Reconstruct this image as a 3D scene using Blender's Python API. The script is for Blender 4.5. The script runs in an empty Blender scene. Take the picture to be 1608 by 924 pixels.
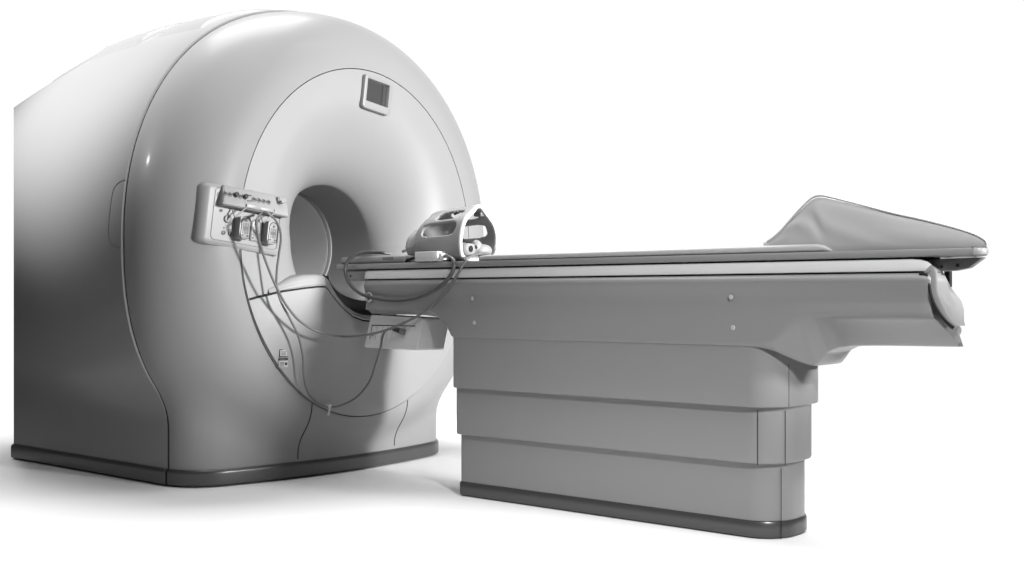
import bpy, bmesh, math, random
import numpy as np
from mathutils import Vector, Matrix
random.seed(4); np.random.seed(4)
sc = bpy.context.scene
COL = sc.collection
R = math.radians

# ---------------------------------------------------------------- camera geometry (world: +X along the table, +Z up)
FPX, CXP, HYP, CH = 1850., 804., 467., 0.8
AX = np.array([2204., -1850.]); AX /= np.linalg.norm(AX)      # world X seen from the camera (right, forward)
AY = np.array([-AX[1], AX[0]])
CAM = np.array([0., 0., CH])
def ray(u, v):
    r = np.array([(u-CXP)/FPX, 1.0]); return np.array([r@AX, r@AY, -(v-HYP)/FPX])
def onx(u, v, x): r = ray(u, v); return CAM + r*(x-CAM[0])/r[0]
def ony(u, v, y): r = ray(u, v); return CAM + r*(y-CAM[1])/r[1]
def onz(u, v, z): r = ray(u, v); return CAM + r*(z-CAM[2])/r[2]

# ---------------------------------------------------------------- materials
def mat(name, base, rough=.4, metal=0., spec=.5, coat=0., noise=.03, bump=0., bscale=60., coat_rough=.08, nscale=3.):
    m = bpy.data.materials.new(name); m.use_nodes = True
    nt = m.node_tree; b = nt.nodes['Principled BSDF']
    b.inputs['Metallic'].default_value = metal
    b.inputs['Specular IOR Level'].default_value = spec
    b.inputs['Coat Weight'].default_value = coat
    b.inputs['Coat Roughness'].default_value = coat_rough
    tc = nt.nodes.new('ShaderNodeTexCoord')
    nz = nt.nodes.new('ShaderNodeTexNoise'); nz.inputs['Scale'].default_value = nscale; nz.inputs['Detail'].default_value = 6
    nt.links.new(tc.outputs['Object'], nz.inputs['Vector'])
    mr = nt.nodes.new('ShaderNodeMapRange'); mr.inputs['To Min'].default_value = base*(1-noise); mr.inputs['To Max'].default_value = base*(1+noise)
    nt.links.new(nz.outputs['Fac'], mr.inputs['Value'])
    cb = nt.nodes.new('ShaderNodeCombineColor')
    for i in range(3): nt.links.new(mr.outputs['Result'], cb.inputs[i])
    nt.links.new(cb.outputs[0], b.inputs['Base Color'])
    mr2 = nt.nodes.new('ShaderNodeMapRange'); mr2.inputs['To Min'].default_value = rough*.9; mr2.inputs['To Max'].default_value = rough*1.1
    nt.links.new(nz.outputs['Fac'], mr2.inputs['Value']); nt.links.new(mr2.outputs['Result'], b.inputs['Roughness'])
    if bump:
        n2 = nt.nodes.new('ShaderNodeTexNoise'); n2.inputs['Scale'].default_value = bscale; n2.inputs['Detail'].default_value = 3
        nt.links.new(tc.outputs['Object'], n2.inputs['Vector'])
        bp = nt.nodes.new('ShaderNodeBump'); bp.inputs['Strength'].default_value = bump; bp.inputs['Distance'].default_value = .004
        nt.links.new(n2.outputs['Fac'], bp.inputs['Height']); nt.links.new(bp.outputs['Normal'], b.inputs['Normal'])
    return m
PA = .24
M = dict(
    paint=mat('gloss_cover_paint', PA, .38, spec=.08, coat=.04, coat_rough=.12),
    face=mat('matt_face_plastic', PA, .5, coat=0.),
    table=mat('table_paint', PA*.95, .42, coat=.1),
    light=mat('light_plastic', .42, .4),
    bright=mat('white_plastic', .5, .4),
    coil=mat('coil_plastic', .26, .45),
    coil2=mat('ring_plastic', .2, .5),
    liner=mat('bore_liner', .6, .45),
    trim=mat('dark_metal_trim', .095, .32, metal=.55, noise=.04, nscale=1.2),
    rail=mat('rail_plastic', .62, .4),
    boxp=mat('box_plastic', .235, .42),
    rubber=mat('black_rubber', .012, .6, spec=.2),
    dark=mat('dark_plastic', .03, .4),
    grey=mat('grey_plastic', .13, .45),
    cable=mat('grey_cable', .06, .42),
    cablel=mat('light_cable', .12, .4),
    screen=mat('screen_glass', .045, .2, spec=.5, noise=0),
    vinyl=mat('vinyl', .40, .5, bump=.25, bscale=14, noise=.04),
    metal=mat('steel', .4, .3, metal=1.),
    floor=mat('white_floor', .9, .9, spec=.0, noise=.0),
)

# ---------------------------------------------------------------- object helpers
def link(name, me, m, parent=None, smooth=None):
    o = bpy.data.objects.new(name, me); COL.objects.link(o)
    if m is not None: me.materials.append(m)
    if parent is not None: o.parent = parent
    if smooth is not None:
        for p in me.polygons: p.use_smooth = True
        if smooth > 0:
            me.set_sharp_from_angle(angle=R(smooth))
    return o
def mesh(name, V, Fc, m, parent=None, smooth=40):
    me = bpy.data.meshes.new(name)
    me.from_pydata([tuple(map(float, v)) for v in V], [], [tuple(int(i) for i in f) for f in Fc]); me.validate(); me.update()
    bm = bmesh.new(); bm.from_mesh(me); bmesh.ops.recalc_face_normals(bm, faces=bm.faces); bm.to_mesh(me); bm.free()
    return link(name, me, m, parent, smooth)
def grid(P, close_u=False, close_v=False, off=0):
    """P[i,j,3] -> vertex list, quads"""
    n, k = P.shape[:2]; Fc = []
    for i in range(n if close_u else n-1):
        for j in range(k if close_v else k-1):
            a, b = i, (i+1) % n; c, d = j, (j+1) % k
            Fc.append((off+a*k+c, off+b*k+c, off+b*k+d, off+a*k+d))
    return P.reshape(-1, 3), Fc
def bm_obj(name, bm, m, parent=None, smooth=40):
    me = bpy.data.meshes.new(name); bmesh.ops.recalc_face_normals(bm, faces=bm.faces); bm.to_mesh(me); bm.free()
    return link(name, me, m, parent, smooth)
def box_bm(lo, hi, bev=.004, seg=3, bm=None, rot=None, piv=None):
    bm2 = bmesh.new(); bmesh.ops.create_cube(bm2, size=1)
    lo, hi = Vector(lo), Vector(hi); c = (lo+hi)/2; s = hi-lo
    for v in bm2.verts: v.co = Vector((v.co.x*s.x, v.co.y*s.y, v.co.z*s.z)) + c
    if bev: bmesh.ops.bevel(bm2, geom=bm2.edges[:], offset=min(bev, min(s)*.45), segments=seg, affect='EDGES', profile=.5)
    if rot is not None:
        p = Vector(piv) if piv is not None else c
        for v in bm2.verts: v.co = rot @ (v.co-p) + p
    if bm is None: return bm2
    me = bpy.data.meshes.new('t'); bm2.to_mesh(me); bm2.free(); bm.from_mesh(me); bpy.data.meshes.remove(me); return bm
def box(name, lo, hi, m, parent=None, bev=.004, seg=3, rot=None, piv=None):
    return bm_obj(name, box_bm(lo, hi, bev, seg, None, rot, piv), m, parent)
def catmull(pts, n=8, closed=False):
    P = [np.array(p, float) for p in pts]; out = []
    N = len(P)
    rng = range(N if closed else N-1)
    for i in rng:
        p1, p2 = P[i], P[(i+1) % N]
        p0 = P[i-1] if (closed or i > 0) else 2*p1-p2
        p3 = P[(i+2) % N] if (closed or i+2 < N) else 2*p2-p1
        for k in range(n):
            t = k/n
            out.append(.5*((2*p1)+(-p0+p2)*t+(2*p0-5*p1+4*p2-p3)*t*t+(-p0+3*p1-3*p2+p3)*t**3))
    if not closed: out.append(P[-1])
    return np.array(out)
def tube_geo(pts, r, seg=10, closed=False):
    P = np.asarray(pts, float); n = len(P)
    T = np.gradient(P, axis=0) if not closed else np.roll(P, -1, 0)-np.roll(P, 1, 0)
    T /= np.linalg.norm(T, axis=1)[:, None]+1e-12
    up = np.array([0, 0, 1.]) if abs(T[0][2]) < .9 else np.array([1., 0, 0])
    nrm = np.cross(T[0], up); nrm /= np.linalg.norm(nrm)
    rr = np.full(n, r) if np.isscalar(r) else np.asarray(r)
    out = np.zeros((n, seg, 3))
    for i in range(n):
        nrm = nrm - T[i]*(nrm@T[i]); nrm /= np.linalg.norm(nrm)
        b = np.cross(T[i], nrm)
        a = np.linspace(0, 2*np.pi, seg, endpoint=False)
        out[i] = P[i] + rr[i]*(np.cos(a)[:, None]*nrm+np.sin(a)[:, None]*b)
    V, Fc = grid(out, close_u=closed, close_v=True)
    V = list(V)
    if not closed:
        Fc.append(tuple(range(seg))[::-1]); Fc.append(tuple(range((n-1)*seg, n*seg)))
    return V, Fc
def tube(name, pts, r, m, parent=None, seg=10, closed=False):
    V, Fc = tube_geo(pts, r, seg, closed); return mesh(name, V, Fc, m, parent, 60)
def cyl(name, c, axis, r, h, m, parent=None, seg=24, bev=.15):
    c = np.array(c, float); a = np.array(axis, float); a /= np.linalg.norm(a)
    pts = [c, c+a*h*.02, c+a*h*(1-bev), c+a*h]
    return tube(name, np.array([c, c+a*h*(1-bev), c+a*h*(1-bev*.3), c+a*h]), np.array([r, r, r*.93, r*.8]), m, parent, seg)
def smooth01(t): t = np.clip(t, 0, 1); return t*t*(3-2*t)
def prism(name, poly, d, m, parent=None, bev=.004, seg=2):
    """poly: list of 3-D points of a planar face, extruded by vector d"""
    bm = bmesh.new(); vs = [bm.verts.new(tuple(p)) for p in poly]; f = bm.faces.new(vs)
    g = bmesh.ops.extrude_face_region(bm, geom=[f]); 
    bmesh.ops.translate(bm, verts=[v for v in g['geom'] if isinstance(v, bmesh.types.BMVert)], vec=Vector(tuple(d)))
    bmesh.ops.recalc_face_normals(bm, faces=bm.faces)
    if bev: bmesh.ops.bevel(bm, geom=bm.edges[:], offset=bev, segments=seg, affect='EDGES', profile=.5, clamp_overlap=True)
    return bm_obj(name, bm, m, parent)
def rr_poly(w, h, r, n=6):
    """rounded rectangle outline centred at 0, counter-clockwise in (a,b)"""
    out = []
    for cx, cy, a0 in ((w/2-r, h/2-r, 0), (-w/2+r, h/2-r, 90), (-w/2+r, -h/2+r, 180), (w/2-r, -h/2+r, 270)):
        for k in range(n+1):
            a = R(a0+90*k/n); out.append((cx+r*math.cos(a), cy+r*math.sin(a)))
    return out
def thing(name, label, cat, loc=(0, 0, 0), group=None):
    o = bpy.data.objects.new(name, None); COL.objects.link(o); o.empty_display_size = .1
    o['label'] = label; o['category'] = cat
    if group: o['group'] = group
    return o
def tag(o, label, cat, group=None):
    o['label'] = label; o['category'] = cat
    if group: o['group'] = group
    return o

# ================================================================= SCANNER GANTRY
YC, ZC = 3.69, 1.047
XM, XR = -4.31, -3.97                 # x of the side seam, x of the face ring
RA, RB = .705, .792                   # face ring half axes
def body_par(x):
    t = np.clip((x-XM)/(XR-XM), 0, 1); q = np.sqrt(np.maximum(1-t*t, 0))
    a = RA+(1.02-RA)*q; bu = RB+(1.085-RB)*q; bl = RB+(.975-RB)*q
    nu = 2+.15*(1-t); nl = 2+.5*(1-t)
    k = np.clip((XM-x)/1.9, 0, 1.3)
    a = a*(1-.10*k**2); bu = bu*(1+.13*np.minimum(k, .5)-.24*k**2); bl = bl*(1-.12*k**2)
    return a, bu, bl, nu, nl
def smax(a, b, k):
    h = np.maximum(k-np.abs(a-b), 0)/k; return np.maximum(a, b)+h*h*k/4
def smin(a, b, k): return -smax(-a, -b, k)
def f_body(x, y, z):
    a, bu, bl, nu, nl = body_par(x)
    dy = np.abs(y-YC)/a; dz = (z-ZC); up = dz > 0
    b = np.where(up, bu, bl); n = np.where(up, nu, nl)
    g = (dy**n+(np.abs(dz)/b)**n)**(1/n)
    f = (g-1)*.95
    return np.where(x > XR, np.maximum(f, x-XR+.001), f)
def f_base(x, y, z):
    xf = -4.045-.2*(y-3.69)**2
    f = smax(x-xf, 2.88-y, .16); f = smax(f, y-4.41, .16); return smax(f, z-.55, .1)
def f_all(x, y, z, off=0.):
    f = smin(f_body(x, y, z), f_base(x, y, z), .065)-off
    return np.maximum(f, .03-z)
def march(O, D, far=2.2, off=None, n=90):
    """first crossing of f_all from inside along rays O + t D (arrays [...,3])"""
    def F(t):
        P = O+D*t[..., None]; o = 0. if off is None else off(P)
        return f_all(P[..., 0], P[..., 1], P[..., 2], o)
    lo = np.zeros(O.shape[:-1]); hi = np.full(O.shape[:-1], np.nan); prev = lo.copy()
    for i in range(1, n+1):
        t = np.full(O.shape[:-1], far*i/n); s = (F(t) > 0) & np.isnan(hi)
        lo = np.where(s, far*(i-1)/n, lo); hi = np.where(s, t, hi)
    hi = np.where(np.isnan(hi), far, hi)
    for _ in range(30):
        mid = (lo+hi)/2; s = F(mid) > 0; hi = np.where(s, mid, hi); lo = np.where(s, lo, mid)
    return O+D*((lo+hi)/2)[..., None]

NT = 420
th = np.linspace(0, 2*np.pi, NT, endpoint=False)
cth, sth = np.cos(th), np.sin(th)
gantry = thing('mri_scanner', 'large white ring shaped MRI scanner with round bore and small screen above it', 'scanner')

# ---- front cover (rounded rim + front foot)
NS = 90
s = np.linspace(0, 1, NS)
ring_in = np.stack([np.full(NT, XR), YC+RA*cth, ZC+RB*sth], -1)
qrho = .52
Q = np.stack([np.full(NT, XM), YC+qrho*RA*cth, ZC+qrho*RB*sth], -1)
rad = np.stack([np.zeros(NT), RA*cth, RB*sth], -1); rlen = np.linalg.norm(rad, axis=1); rad /= rlen[:, None]
phr = np.arctan2(XR-XM, (1-qrho)*rlen)
ph = s[None, :]*phr[:, None]
D = np.cos(ph)[..., None]*rad[:, None, :]+np.sin(ph)[..., None]*np.array([1., 0, 0])
O = np.repeat(Q[:, None, :], NS, 1)
PF = march(O, D)
PF[:, -1] = ring_in
# turn the two rims inwards so the joints read as real gaps
back0 = PF[:, 0].copy(); back0[:, 1:] += (np.array([YC, ZC])-back0[:, 1:])*.035
in0 = ring_in+np.array([-.006, 0, 0]); in0[:, 1:] = np.array([YC, ZC])+(ring_in[:, 1:]-np.array([YC, ZC]))*.9985
in1 = ring_in+np.array([-.05, 0, 0])
PFall = np.concatenate([back0[:, None], PF, in1[:, None]], 1)
V, Fc = grid(PFall, close_u=True)
mesh('front_cover', V, Fc, M['paint'], gantry, 50)

# ---- side cover, stands a little proud of the front cover
NX = 80
XB = -6.25
cut_r = ray(21.5, 467)                 # the machine is cut off by an upright plane at its rear left
def side_off(P): return .003+.006*smooth01((P[..., 2]-.25)/.4)
xs = XM-.008-(np.linspace(0, 1, NX)**1.15)*(XM-.008-XB)
PS = np.zeros((NT, NX, 3))
for j, x in enumerate(xs):
    O = np.stack([np.full(NT, x), np.full(NT, YC), np.full(NT, ZC-.25)], -1)
    D = np.stack([np.zeros(NT), cth, sth], -1)
    PS[:, j] = march(O, D, off=side_off)
# bring every column to an end where it meets the cut plane
for i in range(NT):
    y = PS[i, :, 1]; xx = PS[i, :, 0]
    xp = CAM[0]+cut_r[0]/cut_r[1]*(y-CAM[1])
    over = xx < xp
    if over.any():
        j = max(int(np.argmax(over)), 1)
        d0, d1 = (xx[j-1]-xp[j-1]), (xx[j]-xp[j]); t = d0/(d0-d1); xe = xx[j-1]+t*(xx[j]-xx[j-1])
        new = XM-.008-(np.linspace(0, 1, NX)**1.15)*(XM-.008-xe)
        col = np.stack([np.interp(-new, -xx, PS[i, :, k]) for k in range(3)], -1); col[:, 0] = new; PS[i] = col
lip = PS[:, 0].copy(); lip[:, 1:] += (np.array([YC, ZC])-lip[:, 1:])*.03; lip[:, 0] += .0
bev = PS[:, 0].copy(); bev[:, 1:] += (np.array([YC, ZC])-bev[:, 1:])*.004; bev[:, 0] += .004
PSall = np.concatenate([lip[:, None]+np.array([.004, 0, 0]), bev[:, None], PS], 1)
V, Fc = grid(PSall, close_u=True); V = list(V)
k = PSall.shape[1]; cidx = len(V)
for i in range(NT): V.append((-6.0, YC+.30*cth[i], ZC+.30*sth[i]))
for i in range(NT): Fc.append((i*k+k-1, ((i+1) % NT)*k+k-1, cidx+(i+1) % NT, cidx+i))
side_cover = mesh('side_cover', V, Fc, M['paint'], gantry, 35)
# low service covers on top of the machine
def top_plate(t0, t1, x0, x1, h):
    tt = np.linspace(R(t0), R(t1), 30); xx = np.linspace(x0, x1, 24)
    O = np.zeros((30, 24, 3)); O[..., 0] = xx[None, :]; O[..., 1] = YC; O[..., 2] = ZC-.25
    D = np.zeros((30, 24, 3)); D[..., 1] = np.cos(tt)[:, None]; D[..., 2] = np.sin(tt)[:, None]
    e = np.minimum(np.minimum(np.arange(30)[:, None], 29-np.arange(30)[:, None])/3., np.minimum(np.arange(24)[None, :], 23-np.arange(24)[None, :])/2.)
    P = march(O, D, off=side_off)+D*(h*np.clip(e, 0, 1)**.5-.004)[..., None]
    V, Fc = grid(P); mesh('service_cover', V, Fc, M['paint'], gantry, 45)
top_plate(68, 116, -4.42, -4.78, .020); top_plate(70, 118, -4.86, -5.30, .026); top_plate(74, 116, -5.36, -5.80, .020); top_plate(46, 62, -4.34, -4.62, .030)
# dark seal inside the joint
seal = PF[:, 0].copy(); seal[:, 1:] += (np.array([YC, ZC])-seal[:, 1:])*.0065; seal[:, 0] -= .005
tube('joint_seal', seal[::2], .0085, M['rubber'], gantry, 8, True)

# ---- base trim: dark metal kick strip round the foot
def base_outline(off, n=24):
    out = []
    def xf(y): return -4.045-.2*(y-3.69)**2
    # numeric outline from f_base at mid height
    cy = 3.6; cxx = -4.6
    for a in np.linspace(-math.pi/2-.0, math.pi/2+.35, 200):
        d = np.array([math.cos(a), math.sin(a)])
        ts = np.linspace(0, 2.2, 900); X_ = cxx+d[0]*ts; Y_ = cy+d[1]*ts
        f = f_base(X_, Y_, np.full_like(X_, .1)); i = int(np.argmax(f > 0)); i = max(i, 1)
        t = ts[i-1]+(ts[i]-ts[i-1])*(-f[i-1])/(f[i]-f[i-1]+1e-12)
        out.append((cxx+d[0]*(t+off), cy+d[1]*(t+off)))
    return out
ol = base_outline(0.)
xcut = CAM[0]+cut_r[0]/cut_r[1]*(2.88-CAM[1])
fro = np.array(ol)
fr_pts = fro[fro[:, 0] > XM+.002]
def strip(name, pts, prof, m, parent):
    P = np.array(pts, float); T = np.gradient(P, axis=0); T /= np.linalg.norm(T, axis=1)[:, None]
    Nn = np.stack([T[:, 1], -T[:, 0]], -1)
    G = np.zeros((len(P), len(prof), 3))
    for j, (o, z) in enumerate(prof):
        G[:, j, :2] = P+Nn*o; G[:, j, 2] = z
    V, Fc = grid(G); V = list(V); kk = len(prof)
    Fc.append(tuple(range(kk))); Fc.append(tuple((len(P)-1)*kk+j for j in range(kk)))
    return mesh(name, V, Fc, m, parent, 30)
trim_prof = [(-.03, .004), (.0, .004), (.012, .012), (.013, .058), (.012, .066), (.006, .074), (-.03, .077)]
fr_pts = np.concatenate([[[XM+.002, 2.8805]], fr_pts])
strip('base_trim', fr_pts, trim_prof, M['trim'], gantry)
sp = np.stack([np.linspace(xcut+.004, XM-.006, 60), np.full(60, 2.878)], -1)
strip('side_base_trim', sp, [(o+.002, z) for o, z in trim_prof], M['trim'], gantry)
# low foot under the far right corner of the scanner
cyl('levelling_foot', (-4.2, 4.22, .002), (0, 0, 1), .07, .03, M['rubber'], gantry)

# ---- face panel: disc and trumpet running into the bore
def trumpet(tt):
    """profile parameter 0..1 from the back of the bore to the ring -> (x, rho)"""
    if tt < .3: q = tt/.3; return (-4.53+q*.28, .272+q*.010)
    if tt < .8:
        a = (tt-.3)/.5*math.pi/2; return (-4.25+.285*math.sin(a), .612-.33*math.cos(a))
    q = (tt-.8)/.2; return (-3.965+.0*q-.005*q*q, .612+q*(RB-.004-.612))
tts = np.linspace(0, 1, 90); prof = [trumpet(t) for t in tts]
prof = [(prof[0][0]-.0, prof[0][1])]+prof
G = np.zeros((NT, len(prof)+1, 3))
for j, (x, rho) in enumerate(prof+[(-4.02, RB-.004)]):
    up_ = .085*np.maximum(sth, 0)*math.sin(math.pi*min(max((tts[max(min(j-1, 89), 0)]-.30)/.70, 0), 1))
    rho = rho+up_
    ky = 1-(1-RA/RB)*smooth01((rho-.30)/(RB-.30))
    G[:, j] = np.stack([np.full(NT, x), YC+rho*ky*cth, ZC+rho*sth], -1)
V, Fc = grid(G, close_u=True)
mesh('face_panel', V, Fc, M['face'], gantry, 40)
tube('ring_seal', np.stack([np.full(NT, XR-.022), YC+(RA-.001)*cth, ZC+(RB-.001)*sth], -1)[::2], .006, M['rubber'], gantry, 8, True)
# bore liner
prof = [(-4.53, .285), (-4.528, .270), (-4.533, .264), (-4.56, .262), (-5.2, .262), (-5.7, .266), (-6.0, .3)]
G = np.zeros((NT, len(prof), 3))
for j, (x, rho) in enumerate(prof): G[:, j] = np.stack([np.full(NT, x), YC+rho*cth, ZC+rho*sth], -1)
V, Fc = grid(G, close_u=True)
mesh('bore_liner', V, Fc, M['liner'], gantry, 40)
mesh('liner_ring', *grid(np.stack([np.stack([np.full(NT, x), YC+r_*cth, ZC+r_*sth], -1) for x, r_ in ((-4.545, .281), (-4.515, .281), (-4.510, .277), (-4.511, .268), (-4.516, .265), (-4.545, .264))], 1), close_u=True), M['coil2'], gantry, 40)

# ---- lower front panel and the bridge the table docks into
XF = -3.92
def panel_x(y, z):
    yy = np.abs(y-YC)
    w = smooth01((.72-yy)/.40)*smooth01((z-.30)/.42)
    return XR+.006+.046*w
notch = [(0.0, .690), (.06, .694), (.12, .712), (.175, .745), (.215, .778), (.245, .806), (.268, .832), (.285, .845), (.33, .8445), (.40, .838), (.50, .824), (.60, .803), (.69, .782)]
nd = np.array([p[0] for p in notch]); nz = np.array([p[1] for p in notch])
def joint_z(y): return np.interp(np.abs(y-YC-.0), nd, nz)
ys = np.concatenate([YC-np.array(sorted(np.concatenate([np.linspace(0, .30, 60), np.linspace(.305, .6995, 60)]), reverse=True)), YC+np.concatenate([np.linspace(0, .30, 60), np.linspace(.305, .6995, 60)])[1:]])
def ring_low(y): return ZC-(RB-.005)*np.sqrt(np.maximum(1-((y-YC)/(RA-.005))**2, 0))
rows = 46
G = np.zeros((len(ys), rows+2, 3))
for i, y in enumerate(ys):
    z0 = ring_low(y); z1 = max(joint_z(y)-.0035, z0+.001)
    zz = z0+(z1-z0)*np.linspace(0, 1, rows)
    G[i, 1:-1, 0] = panel_x(y, zz); G[i, :, 1] = y; G[i, 1:-1, 2] = zz
    G[i, 0] = (G[i, 1, 0]-.03, y, z0+.001); G[i, -1] = (G[i, -2, 0]-.035, y, z1-.002)
V, Fc = grid(G); mesh('lower_front_panel', V, Fc, M['face'], gantry, 45)
# bridge: band above the joint, rounding into the trough / the bore floor
tn = [(0.0, .716), (.06, .720), (.115, .737), (.165, .766), (.205, .800), (.232, .836), (.248, .866), (.262, .886), (.285, .897), (.33, .900), (.40, .896), (.46, .880), (.52, .85), (.56, .835), (.62, .822)]
td = np.array([p[0] for p in tn]); tz = np.array([p[1] for p in tn])
dd = np.concatenate([np.linspace(0, .30, 70), np.linspace(.31, .56, 30)])
ys2 = np.concatenate([YC-dd[::-1], YC+dd[1:]])
tzf = np.interp(dd, td, tz); ker = np.ones(5)/5; tzf = np.convolve(np.pad(tzf, 2, 'edge'), ker, 'valid')
G = []
for y in ys2:
    d = abs(y-YC); zj = float(joint_z(y))+.0035; zt = float(np.interp(d, dd, tzf)); x0 = float(panel_x(y, zj))
    taper = float(smooth01((.58-d)/.2)); x0 = x0-.012*(1-taper)
    r_ = min(.030, (zt-zj)*.6)
    col = [(x0-.05, zj), (x0, zj+.0005)]
    for k in range(1, 5): col.append((x0+.004*math.sin(math.pi*k/5), zj+(zt-r_-zj)*k/5))
    for k in range(7):
        a = math.pi/2*k/6; col.append((x0-r_*(1-math.cos(a)), zt-r_+r_*math.sin(a)))
    for q in (.08, .16, .3, .5, .8, 1.2): col.append((x0-r_-q*(.55), zt))
    G.append([(x, y, z) for x, z in col])
V, Fc = grid(np.array(G)); mesh('bore_bridge', V, Fc, M['face'], gantry, 45)
# black seals along the joint and along the docking trough
jp = np.array([(float(panel_x(y, joint_z(y)))-.010, y, float(joint_z(y))) for y in ys[(np.abs(ys-YC) < .658)]])
tube('joint_gasket', jp, .0055, M['rubber'], gantry, 8)
gp = []
for y in ys2:
    d = abs(y-YC)
    if d < .285:
        zt = float(np.interp(d, dd, tzf)); x0 = float(panel_x(y, zt-.01)); gp.append((x0-.022, y, zt-.001))
tube('dock_gasket', np.array(gp), .0065, M['rubber'], gantry, 8)
# pale docking cradle deep in the trough, and the dark well before it
cr = []
ca_ = np.linspace(math.pi, 2*math.pi, 40)
for x, s_ in ((-3.992, 1.015), (-3.985, 1.005), (-3.988, .995), (-4.0, .99), (-4.5, .97)):
    cr.append([(x, 3.735+.245*s_*math.cos(a), .895+.112*s_*math.sin(a)) for a in ca_])
V, Fc = grid(np.array(cr)); mesh('docking_cradle', V, Fc, M['bright'], gantry, 40)
pw = []
for f in (1.0, 1.25, 1.6): pw.append([(-3.99-.012*(f-1), 3.735+(.245*f)*math.cos(a), .895+(.112*f+.03*(f-1))*math.sin(a)) for a in ca_])
V, Fc = grid(np.array(pw)); mesh('dock_plate', V, Fc, M['dark'], gantry, 40)
# ---- upright joints in the foot below the ring
def foot_seam(u, v):
    y = onx(u, v, XR)[1]
    zb = ZC-.42
    ang = np.linspace(R(-82), R(-58), 60) if False else np.linspace(-1.45, -.2, 120)
    Dd = np.stack([np.cos(ang), np.zeros_like(ang), np.sin(ang)], -1)
    Oo = np.repeat(np.array([[XM, y, zb]]), len(ang), 0)
    P = march(Oo, Dd, 1.2)
    zr = float(ring_low(y))
    P = P[(P[:, 2] > .078) & (P[:, 2] < zr-.004)]
    tube('panel_joint', P, .0026, M['rubber'], gantry, 6)
foot_seam(490, 632); foot_seam(640, 628)

# ---- hatch beside the side seam: a groove ring pressed in the side cover
def side_pt(x, z):
    O = np.array([[x, YC, z]]); D = np.array([[0, -1., 0]])
    return march(O, D, 1.6, off=side_off)[0]
def side_from_px(u, v):
    r = ray(u, v); t = np.linspace(4.0, 7.5, 3000); P = CAM+r*t[:, None]
    f = f_all(P[:, 0], P[:, 1], P[:, 2], side_off(P)); i = int(np.argmax(f < 0)); return P[i]
hp = [side_from_px(u, v) for u, v in [(198, 282.6), (195, 283), (187, 287), (180, 295), (176, 308), (173, 330), (171, 352), (170.5, 368), (173, 379), (179, 386), (186, 388.5), (190, 389)]]
hp = catmull(hp, 6)
tube('hatch_groove', hp, .0028, M['grey'], gantry, 8)

# ---- display above the bore
def face_poly(pts, x): return [onx(u, v, x) for u, v in pts]
def oriented_panel(name, c, w, h, roll, depth, r, m, parent, bev=.004, hole=None):
    c = np.array(c, float); ca, sa = math.cos(roll), math.sin(roll)
    P = [(c[0], c[1]+a*ca-b*sa, c[2]+a*sa+b*ca) for a, b in rr_poly(w, h, r)]
    return prism(name, P, (depth, 0, 0), m, parent, bev)
mc = onx(594, 149, -3.945); mroll = R(-7.5)
def yz(c, a, b, roll): return (c[1]+a*math.cos(roll)-b*math.sin(roll), c[2]+a*math.sin(roll)+b*math.cos(roll))
def frame(name, c, w, h, iw, ih, ro, ri, depth, roll, m, parent, bev=.003, shift=(0, 0)):
    A = rr_poly(w, h, ro); B = [(p+shift[0], q+shift[1]) for p, q in rr_poly(iw, ih, ri)]
    prof = [(A, 0, 1.), (A, depth-bev*1.2, 1.), (A, depth-.3*bev, .985), (A, depth, .96), (B, depth, 1.02), (B, depth-.002, 1.), (B, -.012, 1.)]
    G = np.zeros((len(A), len(prof), 3))
    for j, (L, d, sc_) in enumerate(prof):
        for i, (p, q) in enumerate(L):
            yy, zz = yz(c, p*sc_, q*sc_, roll); G[i, j] = (c[0]+d, yy, zz)
    V, Fc = grid(G, close_u=True); return mesh(name, V, Fc, m, parent, 35)
disp = frame('display_screen', (-3.966, mc[1], mc[2]), .176, .158, .136, .105, .018, .004, .022, mroll, M['boxp'], gantry, shift=(-.002, .008))
def flat(name, c, w, h, roll, m, parent, r=.002, d=.002):
    P = [(c[0],)+yz(c, p, q, roll) for p, q in rr_poly(w, h, r, 3)]
    return prism(name, P, (d, 0, 0), m, parent, 0)
sc_c = yz(mc, -.002, .008, mroll)
flat('screen', (-3.966, sc_c[0], sc_c[1]), .14, .109, mroll, M['screen'], disp)
sc_d = yz(mc, .044, .008, mroll)
flat('screen_strip', (-3.9638, sc_d[0], sc_d[1]), .010, .106, mroll, M['dark'], disp)

# ---- connection box on the left of the face
broll, byaw = R(-7.0), R(7)
bN = np.array([math.cos(byaw), -math.sin(byaw), 0]); bH = np.array([math.sin(byaw), math.cos(byaw), 0]); bZ = np.array([0, 0, 1.])
bW = bH*math.cos(broll)+bZ*math.sin(broll); bU = -bH*math.sin(broll)+bZ*math.cos(broll)
B0 = onx(441, 350, -3.938)
def bpx(u, v, d=0.):
    r = ray(u, v); return CAM+r*(((B0-CAM)@bN+d)/(r@bN))
bc = (bpx(330, 284)+bpx(442, 310)+bpx(436, 400)+bpx(322, 385))/4
def bpt(a, b, d): return bc+bW*a+bU*b+bN*d
W_, H_ = .375, float((bpx(380, 297)-bpx(378, 394))@bU)
aL = float((bpx(306, 335, -.045)-bc)@bW); aR = float((bpx(441, 350)-bc)@bW)+.003
pl2 = [(-.060, aL+.004), (-.056, aL)]
for k_ in range(13):
    t = math.pi/2*k_/12; pl2.append((-.045+.045*math.sin(t), aL+.040*(1-math.cos(t))))
for k_ in range(5):
    t = math.pi/2*k_/4; pl2.append((-.008+.008*math.cos(t), aR-.008+.008*math.sin(t)))
pl2.append((-.060, aR))
pl2 = np.array(pl2); rows_ = []; hs_ = []
for t in np.linspace(math.pi/2, 0, 8): hs_.append((-H_/2+.026*(1-math.sin(t)), .026*(1-math.cos(t))))
hs_.append((0., 0.))
for t in np.linspace(0, math.pi/2, 8): hs_.append((H_/2-.026*(1-math.sin(t)), .026*(1-math.cos(t))))
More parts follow.
